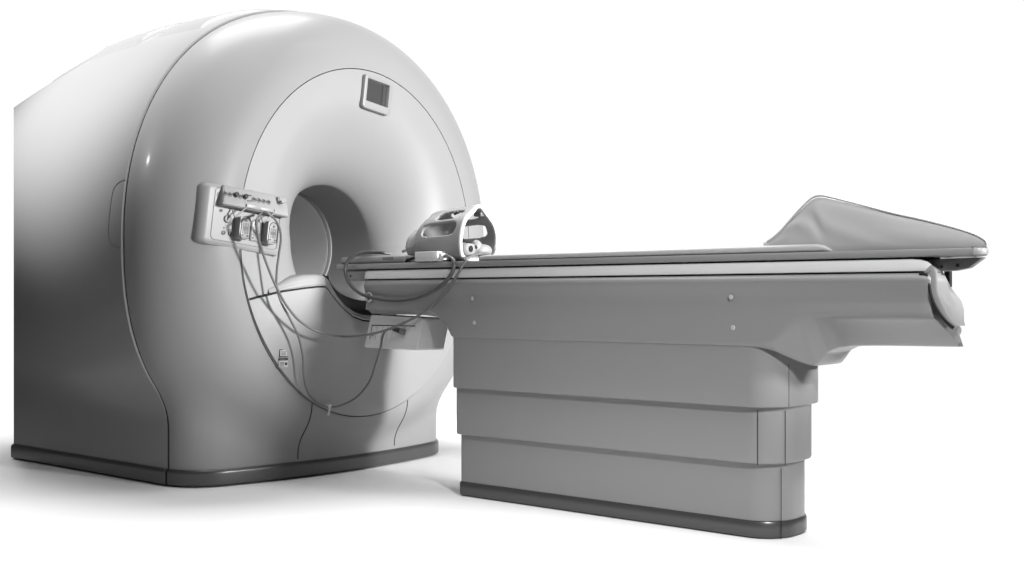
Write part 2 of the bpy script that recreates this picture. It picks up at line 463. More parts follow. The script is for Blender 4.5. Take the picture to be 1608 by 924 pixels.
for q, ins in hs_:
    row = []
    for d, a_ in pl2:
        lf = float(smooth01((aL+.10-a_)/.10)); a2 = a_+ins*lf; d2 = d-(ins*.25 if d > -.02 else 0)*(1-lf)-ins*.9*lf*(1 if d > -.05 else 0)
        row.append(bpt(a2, q, d2))
    rows_.append(row)
Gb = np.array(rows_); V, Fc = grid(Gb, close_v=True); V = list(V); n = Gb.shape[1]
Fc.append(tuple(range(n))); Fc.append(tuple((len(rows_)-1)*n+j for j in range(n)))
cbox = mesh('connection_box', V, Fc, M['boxp'], gantry, 40)
mq = [bpt(a_, b_, -.058) for a_, b_ in ((aL+.06, -.10), (aR-.03, -.10), (aR-.03, .10), (aL+.06, .10))]
prism('wall_mount', mq, -bN*.16, M['boxp'], cbox, .004)
# inset line round the socket plate
pc_ = (bpx(336, 288)+bpx(441, 314)+bpx(434, 394)+bpx(334, 380))/4
pl = [pc_+bW*p+bU*q+bN*.0012 for p, q in rr_poly(aR-float((bpx(335.5, 340)-bc)@bW)-.006, H_*.84, .018)]
tube('plate_line', np.array(pl), .0011, M['grey'], cbox, 6, True)
# sloped ledge carrying a row of knobs: profile in (depth, height)
lb = bmesh.new()
lt = float((bpx(343.7, 289.4, .012)-bc)@bU); lf_ = float((bpx(348, 319.7, .046)-bc)@bU); lu = float((bpx(340.5, 322.5, .0)-bc)@bU)
lprof = [(-.01, lt+.002), (.012, lt), (.046, lf_+.006), (.046, lf_-.001), (.040, lf_-.004), (-.01, lu)]
L0, L1 = float((bpx(343, 305)-bc)@bW), aR+.004
va = [lb.verts.new(tuple(bpt(L0+(.012 if i in (0, 1) else 0), q, d))) for i, (d, q) in enumerate(lprof)]
vb = [lb.verts.new(tuple(bpt(L1, q, d))) for d, q in lprof]
for i in range(6): lb.faces.new((va[i], va[(i+1) % 6], vb[(i+1) % 6], vb[i]))
lb.faces.new(va); lb.faces.new(vb[::-1])
bmesh.ops.recalc_face_normals(lb, faces=lb.faces)
bmesh.ops.bevel(lb, geom=lb.edges[:], offset=.004, segments=3, affect='EDGES')
bm_obj('ledge', lb, M['boxp'], cbox)
def ledge_pt(a, t): d, q = .012+(.046-.012)*t, lt+(lf_+.006-lt)*t; return bpt(a, q, d)
nrm = bN*(lt-lf_-.006)+bU*.034; nrm /= np.linalg.norm(nrm)
lx = lambda zx: float((bpx(290+zx/5.775, 260+(250+(zx-365)*.22)/5.775, .03)-bc)@bW)
for zx, kind in ((365, 0), (410, 0), (460, 1), (500, 0), (545, 1), (628, 0), (672, 0), (715, 0), (760, 2)):
    p = ledge_pt(lx(zx), .48)
    if kind == 1: cyl('knob', p, nrm, .0095, .018, M['dark'], cbox, 18)
    elif kind == 2:
        cyl('socket', p, nrm, .010, .004, M['grey'], cbox, 18); cyl('socket_core', p+nrm*.0035, nrm, .006, .002, M['dark'], cbox, 14)
    else:
        a = np.linspace(0, 2*np.pi, 18, endpoint=False); e1 = bW; e2 = np.cross(nrm, e1)
        tube('socket', p+nrm*.0012+.0088*(np.cos(a)[:, None]*e1+np.sin(a)[:, None]*e2), .0018, M['grey'], cbox, 6, True)
        cyl('socket_core', p, nrm, .0042, .003, M['dark'], cbox, 10)
for t in (.30, .62):
    p = ledge_pt(lx(587), t); box('marking_bar', p-np.array([.002, .012, .002]), p+np.array([.002, .012, .002]), M['dark'], cbox, .0006)
# small valve at the right end of the ledge
p = ledge_pt(lx(852), .35)
box('valve', p+np.array([-.004, -.006, -.022]), p+np.array([.006, .006, .022]), M['grey'], cbox, .002)
box('valve_lever', p+np.array([.004, -.004, -.004]), p+np.array([.03, .022, .006]), M['boxp'], cbox, .002)
# lower field: sockets
def field(zx, zy):
    return bpx(290+zx/5.775, 260+zy/5.775, .002)
for (zx, zy, r_) in ((330, 408, .006), (352, 610, .0085), (412, 618, .0085)):
    cyl('socket', field(zx, zy)-bN*.003, bN, r_, .006, M['dark'], cbox, 16)
for (zx, zy) in ((358, 565), (414, 583), (390, 438)):
    cyl('indicator', field(zx, zy)-bN*.003, bN, .0028, .004, M['dark'], cbox, 10)
p = field(388, 485); cyl('round_socket', p-bN*.003, bN, .016, .009, M['grey'], cbox, 24)
cyl('socket_core', p+bN*.004, bN, .0115, .003, M['boxp'], cbox, 20)
for a in range(6):
    cyl('socket_pin', p+bN*.0065+bW*.006*math.cos(a*1.047)+bU*.006*math.sin(a*1.047), bN, .0016, .002, M['dark'], cbox, 8)
# three plug-in cartridges with arched label fields
def cartridge(zx0, zx1, zy0, zy1, depth, lx0, lx1, ly0, ly1):
    d0 = 0.
    def P(zx, zy, d): return bpx(290+zx/5.775, 260+zy/5.775, d)
    a, b = P(zx0, zy1, d0+depth), P(zx1, zy0, d0+depth)
    tl, tr, br, bl = P(zx0, zy0+8, d0+depth), P(zx1, zy0+18, d0+depth), P(zx1, zy1+8, d0+depth), P(zx0, zy1, d0+depth)
    body = None
    if depth > .01:
        w, h = bW, bU
        c = (tl+tr+br+bl)/4; ww = abs((tr-tl)@w); hh = abs((tl-bl)@h)
        pts = [c+w*p+h*q for p, q in rr_poly(ww, hh, .009)]
        # arched top
        body = prism('cartridge', [q-bN*depth for q in pts], bN*depth, M['boxp'], cbox, .003)
    par = body if body is not None else cbox
    w, h = bW, bU
    x1 = d0+depth+.0006
    c = (P(lx0, ly0, x1)+P(lx1, ly1, x1))/2; ww = (lx1-lx0)/5.775/ (1850/4.72*.74); hh = (ly1-ly0)/5.775/(1850/4.72)
    arch = [(ww/2, -hh/2), (ww/2, hh/2-ww*.55)]+[(ww/2*math.cos(t), hh/2-ww*.55+ww*.55*math.sin(t)) for t in np.linspace(.2, math.pi-.2, 9)]+[(-ww/2, hh/2-ww*.55), (-ww/2, -hh/2)]
    if body is None: body = par = prism('cartridge', [c-bN*.004+w*p*1.16+h*q*1.07 for p, q in arch], bN*.005, M['boxp'], cbox, .001)
    loop = np.array([c+w*p+h*q+bN*.001 for p, q in arch])
    tube('label_outline', loop, .0013, M['dark'], body, 6, True)
    for (p, q, r_) in ((0, hh*.30, .0042), (-ww*.28, -hh*.38, .0036), (ww*.28, -hh*.38, .0036)):
        cyl('screw', c+w*p+h*q, bN, r_, .003, M['dark'], body, 12)
    bm = bmesh.new()
    for r_ in range(9):
        q = hh*(.17-.055*r_)
        for (p0, p1) in ((-.34, -.2), (-.12, .12), (.2, .34)):
            if 3 <= r_ <= 5: p0, p1 = (p0*1.0, p1*1.0) if p0 != -.12 else (-.2, .2)
            cc = c+w*(p0+p1)/2*ww+h*q; hw = (p1-p0)/2*ww
            vs = [cc+w*sx*hw+h*sy*hh*.013*(1.6 if 3 <= r_ <= 5 else 1)+bN*dx for dx in (0, .0012) for sx, sy in ((-1, -1), (1, -1), (1, 1), (-1, 1))]
            v = [bm.verts.new(tuple(k_)) for k_ in vs]
            for f in ((0, 1, 2, 3), (7, 6, 5, 4), (0, 4, 5, 1), (1, 5, 6, 2), (2, 6, 7, 3), (3, 7, 4, 0)): bm.faces.new([v[i] for i in f])
    bm_obj('label_print', bm, M['dark'], body, None)
cartridge(498, 590, 452, 668, .045, 520, 588, 460, 662)
cartridge(610, 680, 485, 690, .004, 612, 678, 490, 688)
cartridge(752, 840, 492, 712, .045, 770, 836, 515, 702)
# wire hooks under the ledge and the pale clip holding the leads
def pxd(zx, zy, d): return bpx(290+zx/5.775, 260+zy/5.775, d)
tube('wire_hook', catmull([pxd(430, 395, .01), pxd(442, 430, .03), pxd(455, 470, .05), pxd(470, 462, .055), pxd(515, 420, .055), pxd(562, 378, .05), pxd(566, 350, .05)], 5), .0026, M['boxp'], cbox, 8)
tube('wire_hook', catmull([pxd(690, 440, .01), pxd(700, 490, .035), pxd(712, 520, .05), pxd(730, 508, .055), pxd(775, 465, .055), pxd(815, 425, .05), pxd(818, 395, .05)], 5), .0026, M['boxp'], cbox, 8)
def holder(zx0, zx1, zy0, zy1, d):
    a_, b_ = pxd(zx0, zy0, d), pxd(zx1, zy1, d); c = (a_+b_)/2; hw = abs((b_-a_)@bW)/2; hh = abs((zy1-zy0))/5.775/392/2*.75
    prism('lead_holder', [c+bW*p+bU*q-bN*.012 for p, q in rr_poly(2*hw, 2*hh, .004, 3)], bN*.012, M['boxp'], cbox, .0015)
holder(566, 690, 352, 402, .052); holder(690, 812, 382, 425, .052)

# ---- two small notices on the lower panel
def notice(u0, v0, u1, v1, x, m, name='notice'):
    a, b = onx(u0, v0, x), onx(u1, v1, x)
    return box(name, (x-.004, min(a[1], b[1]), min(a[2], b[2])), (x+.0022, max(a[1], b[1]), max(a[2], b[2])), m, gantry, .0008, 1)
ncx = float(panel_x(onx(445, 560, -3.95)[1], .54))
n1 = notice(438.5, 549, 452, 560.5, ncx+.0005, M['dark']); 
def on_notice(n, rows, m, x):
    bm = bmesh.new()
    for (u0, v0, u1, v1) in rows:
        a, b = onx(u0, v0, x), onx(u1, v1, x)
        box_bm((x-.002, min(a[1], b[1]), min(a[2], b[2])), (x+.0012, max(a[1], b[1]), max(a[2], b[2])), 0, 1, bm)
    bm_obj('notice_print', bm, m, n, None)
xn = ncx+.0030
on_notice(n1, [(440, 550.5, 450.6, 559)], M['light'], xn)
on_notice(n1, [(441.5, 552.2, 449.5, 552.9), (441.5, 554, 449, 554.7), (441.5, 555.8, 449.6, 556.5), (441.5, 557.3, 448, 557.9)], M['grey'], xn+.001)
n2 = notice(438, 562.5, 452, 566, ncx+.0005, M['dark'])
on_notice(n2, [(440, 563.9, 446.5, 564.6)], M['grey'], xn)
n3 = notice(438, 567, 452, 576.5, ncx+.0005, M['light'])
on_notice(n3, [(439.5, 569, 446, 569.6), (439.5, 571, 446.5, 571.6), (439.5, 573, 445.5, 573.6), (439.5, 575, 446, 575.5), (447.5, 569.5, 451, 573.6)], M['dark'], xn)

# ================================================================= PATIENT TABLE
table = thing('patient_table', 'long grey sliding patient table on a three tier telescopic pedestal', 'patient table')
YN, YF = 3.45, 3.85; YM = (YN+YF)/2
def plan(y0, y1, xl, xr, rl, rr, n=14, flat=.0):
    """rounded plan outline; rr = (rx, ry) of the right corners"""
    P = []
    for cx, cy, a0, rx, ry in ((xr-rr[0], y0+rr[1], -90, *rr), (xr-rr[0], y1-rr[1], 0, *rr), (xl+rl, y1-rl, 90, rl, rl), (xl+rl, y0+rl, 180, rl, rl)):
        for k in range(n+1):
            a = R(a0+90*k/n); P.append((cx+rx*math.cos(a), cy+ry*math.sin(a)))
    return P
def extr(name, P, zs, m, parent, smooth=35):
    """P plan outline; zs list of (z, inset)"""
    A = np.array(P); T = np.roll(A, -1, 0)-np.roll(A, 1, 0); T /= np.linalg.norm(T, axis=1)[:, None]; Nn = np.stack([T[:, 1], -T[:, 0]], -1)
    G = np.zeros((len(A), len(zs), 3))
    for j, (z, ins) in enumerate(zs): G[:, j, :2] = A-Nn*ins; G[:, j, 2] = z
    V, Fc = grid(G, close_u=True); k_ = len(zs); n = len(A)
    Fc.append(tuple(i*k_ for i in range(n))); Fc.append(tuple(i*k_+k_-1 for i in range(n)))
    return mesh(name, V, Fc, m, parent, smooth)
XL = -3.20
def tier(name, y0, xr, z0, z1, m, xl=XL, inset=0):
    return extr(name, plan(y0, 2*YM-y0, xl, xr, .02, (.115, .13)), [(z0, .006), (z0+.003, .001), (z0+.008, 0), (z1-.004, 0), (z1, .003)], m, table)
tier('pedestal_tier', 3.456, -1.782, .438, .645, M['table'], -3.218)
tier('pedestal_tier', 3.480, -1.795, .250, .455, M['table'], -3.222)
tier('pedestal_tier', 3.504, -1.808, .055, .268, M['table'], -3.219)
extr('plinth', plan(3.498, 2*YM-3.498, -3.222, -1.803, .02, (.115, .13)), [(.002, .010), (.005, .003), (.012, 0), (.051, 0), (.057, .003), (.060, .010)], M['trim'], table)
# upright joints in the pedestal corners
def tier_line(u, v0, v1, y0, xr, name='corner_joint'):
    P = plan(y0, 2*YM-y0, XL, xr, .02, (.115, .13)); best = None
    for (x, y) in P[:30]:
        uu = CXP+FPX*(x*AX[0]+y*AY[0])/(x*AX[1]+y*AY[1])
        if best is None or abs(uu-u) < best[0]: best = (abs(uu-u), x, y)
    _, x, y = best; dep = x*AX[1]+y*AY[1]
    z0 = CH-(v1-HYP)*dep/FPX; z1 = CH-(v0-HYP)*dep/FPX
    d = np.array([x-(xr-.115), y-(y0+.13)]); d /= np.linalg.norm(d)
    tube(name, np.array([(x, y, z0), (x, y, (z0+z1)/2), (x, y, z1)]), .0011, M['rubber'], table, 6)
tier_line(1240, 572, 639, 3.456, -1.782)
tier_line(1231, 645, 731, 3.476, -1.793)
tier_line(1190, 645, 731, 3.476, -1.793)
tier_line(1228, 736, 850, 3.491, -1.803)

# ---- body beam: loft along x
KX = [-3.735, -3.731, -3.722, -3.70, -3.46, -3.40, -3.34, -3.31, -3.28, -3.25, -3.222, -3.20, -2.6, -1.95, -1.843, -1.80, -1.77, -1.74, -1.715, -1.70, -1.685, -1.66, -1.63, -1.59, -1.50, -1.40, -1.293]
KC = [.765, .765, .765, .765, .765, .763, .755, .742, .725, .70, .67, .655, .650, .650, .650, .662, .685, .715, .735, .742, .747, .751, .753, .754, .754, .754, .754]      # where the side turns under
KI = [.05, .035, .03, .03, .03, .035, .04, .038, .03, .02, .008, .003, .002, .002, .004, .016, .04, .065, .085, .092, .098, .105, .108, .13, .14, .15, .15]              # how far it turns in
KB = [.74, .732, .728, .727, .726, .724, .717, .708, .693, .672, .640, .634, .634, .634, .633, .622, .604, .588, .578, .577, .592, .622, .636, .643, .646, .647, .648]  # underside
xs = np.unique(np.concatenate([np.linspace(-3.735, -3.70, 8), np.linspace(-3.70, -3.46, 6), np.linspace(-3.46, -3.18, 40), np.linspace(-3.18, -1.87, 20), np.linspace(-1.87, -1.55, 60), np.linspace(-1.55, -1.293, 10)]))
def sm(arr, x): return np.interp(x, KX, arr)
def chaikin(P, it=3, closed=False):
    P = np.array(P, float)
    for _ in range(it):
        a, b = P[:-1], P[1:]
        q = np.empty((2*len(a), P.shape[1])); q[0::2] = .75*a+.25*b; q[1::2] = .25*a+.75*b
        P = np.concatenate([P[:1], q, P[-1:]])
    return P
secs = []
for x in xs:
    c_, i_, b_ = sm(KC, x), sm(KI, x), sm(KB, x)
    e = max(0, (-3.705-x)/.03); e = e*e*.022
    wv = float(smooth01((c_-.652)/(.754-.652)))
    half = [(YN+.030, .873), (YN+.010, .8725), (YN+.002+e, .869), (YN-.008+e, .856), (YN-.006+e, .842), (YN+.008+e, .79), (YN+.004+e, .735*(1-wv)+.768*wv), (YN-.001+(.003*wv)+e, .665*(1-wv)+.742*wv), (YN+.35*i_+e, c_-.35*(c_-b_)), (YN+i_+e, b_+.006), (YN+i_+.012+e, b_), (YM-.02, b_)]
    h = chaikin(half, 3)
    o2 = h[::-1].copy(); o2[:, 0] = 2*YM-o2[:, 0]
    secs.append(np.concatenate([np.column_stack([np.full(len(h), x), h]), np.column_stack([np.full(len(o2), x), o2])]))
# rounded far end, bulging outwards
last = secs[-1]
def end_sec(dx, ins, dz):
    q = last.copy(); cz = .76
    q[:, 0] += dx+np.clip((.754-q[:, 2])/.11, 0, 1)*.035
    w = q[:, 1]-YM; q[:, 1] = YM+np.sign(w)*np.maximum(np.abs(w)-ins, 0.02); q[:, 2] = cz+(q[:, 2]-cz)*(1-dz)
    return q
secs[-1][:, 0] += 0
for a in (0, 1, 2, 3): pass
secs += [end_sec(.006, .003, .004), end_sec(.022, .03, .008), end_sec(.034, .07, .012), end_sec(.036, .12, .02)]
G = np.array(secs)
def end_warp(P):
    P = np.array(P, float); wx = smooth01((P[..., 0]+1.62)/.30); P[..., 0] -= wx*2.3*np.maximum(0, P[..., 1]-3.485-.10*np.clip((.875-P[..., 2])/.11, 0, 1))**1.4; return P
G = end_warp(G)
V, Fc = grid(G, close_v=True); V = list(V); k_ = G.shape[1]
Fc.append(tuple(range(k_))); Fc.append(tuple((len(secs)-1)*k_+j for j in range(k_)))
mesh('beam_cover', V, Fc, M['table'], table, 32)
# screw caps and key socket on the near side
for u, v in ((742, 469), (745, 507), (1148, 467), (1151, 515)):
    p = ony(u, v, YN+.001); cyl('screw_cap', p, (0, -1, 0), .0085, .0025, M['light'], table, 20, .5)
p = ony(580, 467, YN+.001)
a = np.linspace(0, 2*np.pi, 24, endpoint=False)
tube('socket_ring', p+np.stack([.017*np.cos(a), np.full(24, -.002), .017*np.sin(a)], -1), .005, M['light'], table, 8, True)
cyl('socket_hole', p, (0, -1, 0), .013, .002, M['dark'], table)

# ---- light rail on top of the beam, wrapping down round the far end
rail = []
RX0, RX1 = -3.728, -1.30
def rail_sec(x, y0, zt, zb): return [(x, y0+.012, zb), (x, y0+.001, zb+.002), (x, y0, zb+.008), (x, y0, zt-.010), (x, y0+.003, zt-.003), (x, y0+.011, zt), (x, 2*YM-y0-.011, zt), (x, 2*YM-y0, zt-.010), (x, 2*YM-y0, zb)]
for x, dz, dy in ((RX0, .022, .01), (RX0+.003, .012, .004), (RX0+.010, .004, .001), (RX0+.022, 0, 0), (-3.0, 0, 0), (-2.2, 0, 0), (-1.55, 0, 0), (-1.345, 0, 0), (-1.32, .003, 0), (-1.30, .009, 0), (-1.287, .019, 0), (-1.279, .030, 0)):
    rail.append(rail_sec(x, YN+.002+dy, .9145-dz, .8765 if x < -1.31 else .8745))
G = end_warp(np.array(rail)); V, Fc = grid(G, close_v=True); V = list(V); n = G.shape[1]
Fc.append(tuple(range(n))); Fc.append(tuple((len(rail)-1)*n+j for j in range(n)))
mesh('top_rail', V, Fc, M['rail'], table, 40)
extr('rail_gap', plan(YN+.012, 3.62, -3.72, -1.31, .02, (.03, .03)), [(.868, 0), (.9195, 0)], M['rubber'], table)
# end cap: scooped lip below the table top
edge = [(1462, 416, 3.45), (1468.7, 424, 3.45), (1470.5, 440, 3.45), (1471.5, 456, 3.45), (1475.5, 468, 3.45), (1481, 481, 3.45), (1488, 495, 3.45), (1496, 505.5, 3.45), (1504, 512.5, 3.45)]
E3 = catmull([ony(u, v, y) for u, v, y in edge], 5)
G = []
for i, p in enumerate(E3):
    f = i/(len(E3)-1); w = float(np.interp(p[2], [.700, .708, .716, .725, .74, .76, .787, .81, .832, .876, .90], [.012, .030, .055, .080, .115, .150, .165, .14, .105, .05, .04]))
    row = []
    tang = E3[min(i+1, len(E3)-1)]-E3[max(i-1, 0)]; tang /= np.linalg.norm(tang); nn = np.array([tang[2], 0, -tang[0]]); nn = nn if nn[0] < 0 else -nn   # towards the inside
    th_ = .030*(1-.35*f)
    row.append(p+nn*th_+np.array([0, .004, 0])); row.append(p+nn*th_); 
    row.append(p+nn*.006); row.append(p+nn*.001+np.array([0, .002, 0])); row.append(p+np.array([0, .008, 0]))
    for q in np.linspace(.1, 1, 12):
        yy = q*w; back = .010*math.sin(math.pi*min(q, 1))
        row.append(p+np.array([-back, .008+yy, 0]))
    row.append(p+np.array([-.05, .012+w, 0])); row.append(p+np.array([-.14, .02+w, 0]))
    G.append(row)
V, Fc = grid(np.array(G)); capm = mesh('end_cap', V, Fc, M['table'], table, 40)
tube('end_gap', catmull([ony(u, v, 3.4495) for u, v in ((1444, 430), (1453, 431), (1457.5, 437), (1459, 447), (1461.5, 461), (1467, 477), (1476, 493), (1487, 506), (1498, 515))], 5), .0042, M['rubber'], table, 8)
# ---- sliding table top with a rounded far end
def x_end(y, xe):
    c = max(0., min(1., (YN+.036-y)/.036)); return xe-.75*max(0., y-3.478)**1.2-.030*(1-math.sqrt(max(0., 1-c*c)))
def board_plan(y0, xl, xe, n=40):
    P = [(x_end(y, xe), y) for y in np.concatenate([y0+(.05)*(np.linspace(0, 1, 14)**2), np.linspace(y0+.06, 2*YM-y0-.03, n)])]
    yb = 2*YM-y0; r_ = .015
    P += [(P[-1][0]-.012, yb-.008), (P[-1][0]-.03, yb)]
    for k_ in range(7): a = R(90+15*k_); P.append((xl+r_+r_*math.cos(a), yb-r_+r_*math.sin(a)))
    for k_ in range(7): a = R(180+15*k_); P.append((xl+r_+r_*math.cos(a), y0+r_+r_*math.sin(a)))
    return P
extr('table_top', board_plan(3.448, -3.905, -1.130), [(.9195, .012), (.9205, .004), (.923, .001), (.928, 0), (.938, 0), (.942, .002), (.943, .006)], M['table'], table)
# carriage under the near end and bracket under the far end
box('carriage', (-3.865, 3.47, .872), (-3.70, 3.80, .9185), M['table'], table, .008)
cyl('carriage_screw', ony(551, 434, 3.472), (0, -1, 0), .005, .003, M['rubber'], table, 12)
bp = [ony(u, v, 3.50) for u, v in ((1452, 408), (1545, 404), (1522, 421), (1500, 425.5), (1470, 426.5), (1452, 424))]
prism('end_bracket', bp, (0, .03, 0), M['table'], table, .004)
for u, v in ((1478.5, 419.5), (1504, 417)): cyl('bracket_screw', ony(u, v, 3.502), (0, -1, 0), .0055, .003, M['dark'], table, 14)
p = ony(1489, 432, 3.66); box('release_post', (p[0]-.014, 3.66, .83), (p[0]+.006, 3.68, p[2]+.04), M['rubber'], table, .004)

# ---- connector box slung below the near end
def cb(u, v, y): return ony(u, v, y)
TLc, TRc, BRc, BLc = cb(582, 494, 3.485), cb(664.5, 499, 3.485), cb(654, 550, 3.442), cb(571, 545.5, 3.442)
def rquad(a, b, c, d, r=.10, n=5):
    """rounded quad from 4 corners"""
    pts = []; C4 = [a, b, c, d]
    for i in range(4):
        p0, p1, p2 = C4[i-1], C4[i], C4[(i+1) % 4]
        l0, l1 = p0-p1, p2-p1; rr_ = .010
        s0 = p1+l0/np.linalg.norm(l0)*rr_; s1 = p1+l1/np.linalg.norm(l1)*rr_
        for k_ in range(n+1): t = k_/n; pts.append((1-t)**2*s0+2*t*(1-t)*p1+t*t*s1)
    return pts
front = np.array(rquad(TLc, TRc, BRc, BLc))
cen = front.mean(0)
fn = np.cross(TRc-TLc, BLc-TLc); fn /= np.linalg.norm(fn); fn = fn if fn[1] > 0 else -fn
rows = []
for dpt, s_ in ((0, .0), (0, .965), (.0015, .985), (.006, 1.)):
    rows.append(cen+(front-cen)*s_+fn*dpt if s_ else np.repeat(cen[None], len(front), 0))
backp = front.copy(); 
bk = front+np.array([.0, .16, -.004]); rows.append(bk); rows.append(np.repeat(bk.mean(0)[None], len(front), 0))
G = np.stack(rows, 1); V, Fc = grid(G, close_u=True)
conn = mesh('connector_box', V, Fc, M['rail'], table, 40)
def cf(u, v, d=0.):
    """pixel on the tilted front of the connector box, d metres proud of it"""
    r = ray(u, v); t = ((cen-CAM)@fn)/(r@fn); return CAM+r*t-fn*d
rec = [cf(*q, .0) for q in ((584.5, 510.5), (652, 512), (646.5, 535.5), (580.5, 533))]
recm = np.array(rec)
bm = bmesh.new(); 
def rim_line(a, b, r_, name): tube(name, np.array([a, (a+b)/2, b]), r_, M['rubber'], conn, 6)
rim_line(cf(584, 511, -.0005), cf(652, 512.3, -.0005), .0022, 'recess_edge'); rim_line(cf(584.5, 511, -.0005), cf(580.5, 533, -.0005), .0018, 'recess_edge')
for k_ in range(1, 8):
    f = k_/8; a = cf(584.5+67.5*f, 512.5+1.5*f, -.0006); b = cf(580.5+66*f, 533.5+2*f, -.0006); rim_line(a, b, .0009, 'slot_line')
rim_line(cf(652, 513, -.0006), cf(646.5, 535, -.0006), .0009, 'slot_line')
pc = cf(586, 525.5, 0)
e1 = (TRc-TLc)/np.linalg.norm(TRc-TLc); e2 = np.cross(fn, e1)
tube('port_ring', np.array([pc-fn*.002+.0085*(math.cos(t)*e1+math.sin(t)*e2) for t in np.linspace(0, 2*np.pi, 20, endpoint=False)]), .003, M['light'], conn, 8, True)
cyl('port_hole', pc, -fn, .0065, .003, M['rubber'], conn, 16)
for (u, v) in ((590.5, 514), (634.5, 532.5)): cyl('mark', cf(u, v, -.0005), -fn, .0014, .0015, M['dark'], conn, 8)
for (u, v) in ((618, 557.5), (654, 559)):
    r = ray(u, v); zb = BRc[2]+.004; q = onz(u, v, zb-.0); cyl('foot_screw', (q[0], min(max(q[1], 3.48), 3.58), BRc[2]-.004), (0, 0, -1), .010, .004, M['dark'], conn, 14)

# ================================================================= THINGS ON THE TABLE
# ---- mattress
def soft_block(name, y0, y1, prof, m, bev=.010, nseg=5, wob=0.):
    """prof: closed outline in (x,z); swept in y with rounded ends"""
    P = np.array(prof, float); c = P.mean(0)
    T = np.roll(P, -1, 0)-np.roll(P, 1, 0); T /= np.linalg.norm(T, axis=1)[:, None]; Nn = np.stack([T[:, 1], -T[:, 0]], -1)
    if ((P-c)*Nn).sum() < 0: Nn = -Nn
    cols = []
    ys_ = [(y0+bev*(1-math.cos(math.pi/2*k_/nseg)), bev*(1-math.sin(math.pi/2*k_/nseg))) for k_ in range(nseg+1)]
    seq = ys_+[(y0+(y1-y0)*f, 0) for f in (.25, .5, .75)]+[(y1-(y-y0), i_) for y, i_ in ys_[::-1]]
    for y, ins in seq: cols.append(np.column_stack([P[:, 0]-Nn[:, 0]*ins, np.full(len(P), y), P[:, 1]-Nn[:, 1]*ins]))
    G = np.array(cols)
    V, Fc = grid(G, close_v=True); V = list(V); n = len(P)
    Fc.append(tuple(range(n))); Fc.append(tuple((len(cols)-1)*n+j for j in range(n)))
    return mesh(name, V, Fc, m, None, 50)
def z_at(u, v, y): p = ony(u, v, y); return (p[0], p[2])
msec = []
for x, t, dy in ((-3.075, .006, .012), (-3.072, .014, .004), (-3.062, .019, .001), (-3.03, .0215, 0), (-2.6, .0222, 0), (-2.2, .0228, .001), (-1.9, .0235, 0), (-1.68, .0242, 0), (-1.65, .0235, .0), (-1.628, .0195, 0), (-1.612, .011, .001), (-1.602, .004, .004)):
    y0, z0 = 3.451+dy, .9436; r_ = min(.010, t*.48)
    h = [(y0+r_*(1-math.cos(a))+0, z0+r_*(1-math.sin(a))) for a in np.linspace(math.pi/2, 0, 6)]+[(y0+r_*(1-math.cos(a)), z0+t-r_+r_*math.sin(a)) for a in np.linspace(0, math.pi/2, 6)]
    h = h+[(2*YM-y, z) for y, z in h[::-1]]
    msec.append([(x, y, z) for y, z in h])
Gm = np.array(msec); V, Fc = grid(Gm, close_v=True); V = list(V); n = Gm.shape[1]
Fc.append(tuple(range(n))); Fc.append(tuple((len(msec)-1)*n+j for j in range(n)))
mat_o = mesh('mattress', V, Fc, M['vinyl'], None, 50)
tag(mat_o, 'thin grey vinyl mattress pad lying along the table top', 'mattress')
# ---- wedge cushion at the foot of the table
wp = [z_at(u, v, 3.46) for u, v in ((1197, 380), (1206, 377), (1222, 364), (1238, 346), (1256, 326), (1272, 311), (1284, 306.5), (1300, 308.5), (1350, 321), (1400, 334), (1450, 345), (1500, 358), (1530, 368), (1545, 377), (1548, 383))]
top = catmull([(x, z) for x, z in wp], 6)
NYW = 44
y0w, y1w = 3.470, 2*YM-3.470
def wedge_xlim(q): return x_end(YM+q*(YM-y0w), -1.128)
G = []
for j in range(NYW):
    q = -math.cos(math.pi*j/(NYW-1)); y = YM+q*(YM-y0w)*1.0
    xl = wedge_xlim(q)
    edge_f = 1-abs(q)**14                      # soft rounding of the two side seams
    row = []
    for i, (x, z) in enumerate(top):
        # squeeze the right tip to the rounded plan end
        x0, x1 = top[0][0], top[-1][0]; xk = xl-.30; xx = x if x < xk else xk+(x-xk)*max(.02, (min(xl, x1)-xk)/max(x1-xk, 1e-6))
        h = z-.944; zz = .944+max(h, .003)*(1-.05*(1-edge_f))
        row.append((xx, y, zz))
    for x in np.linspace(row[-1][0]-.004, row[0][0]+.003, 40): row.append((x, y, .9440))
    G.append(row)
G = np.array(G)
V, Fc = grid(G, close_v=True); V = list(V)
# near and far side faces, slightly pillowed
def side_face(row, sgn):
    row = np.array(row); n = len(top); T_ = row[:n]; B_ = row[n:][::-1]
    rows_ = []
    for a in np.linspace(0, 1, 16):
        xs_ = np.linspace(0, 1, 80)
        tp = np.column_stack([np.interp(xs_, np.linspace(0, 1, len(T_)), T_[:, k_]) for k_ in range(3)])
        bp_ = np.column_stack([np.interp(tp[:, 0], B_[:, 0], B_[:, k_]) for k_ in range(3)]); bp_[:, 0] = tp[:, 0]
        P = bp_+(tp-bp_)*a
        hgt = np.maximum(tp[:, 2]-bp_[:, 2], 0); bul = (.011 if sgn < 0 else .003)*np.sin(math.pi*a)**.6*np.clip(hgt/.10, 0, 1)
        wr = .0035*np.sin(xs_*23+3*a+2*np.sin(5*a+xs_*9))*np.sin(math.pi*a)*np.clip(hgt/.08, 0, 1)*np.exp(-((xs_-.35)/.3)**2)
        P[:, 1] += sgn*(bul+wr); rows_.append(P)
    return np.array(rows_)
for row, sg in ((G[0], -1), (G[-1], 1)):
    off_ = len(V); vv, ff = grid(side_face(row, sg), off=off_); V += list(vv); Fc += ff
wedge = mesh('wedge_cushion', V, Fc, M['vinyl'], None, 50)
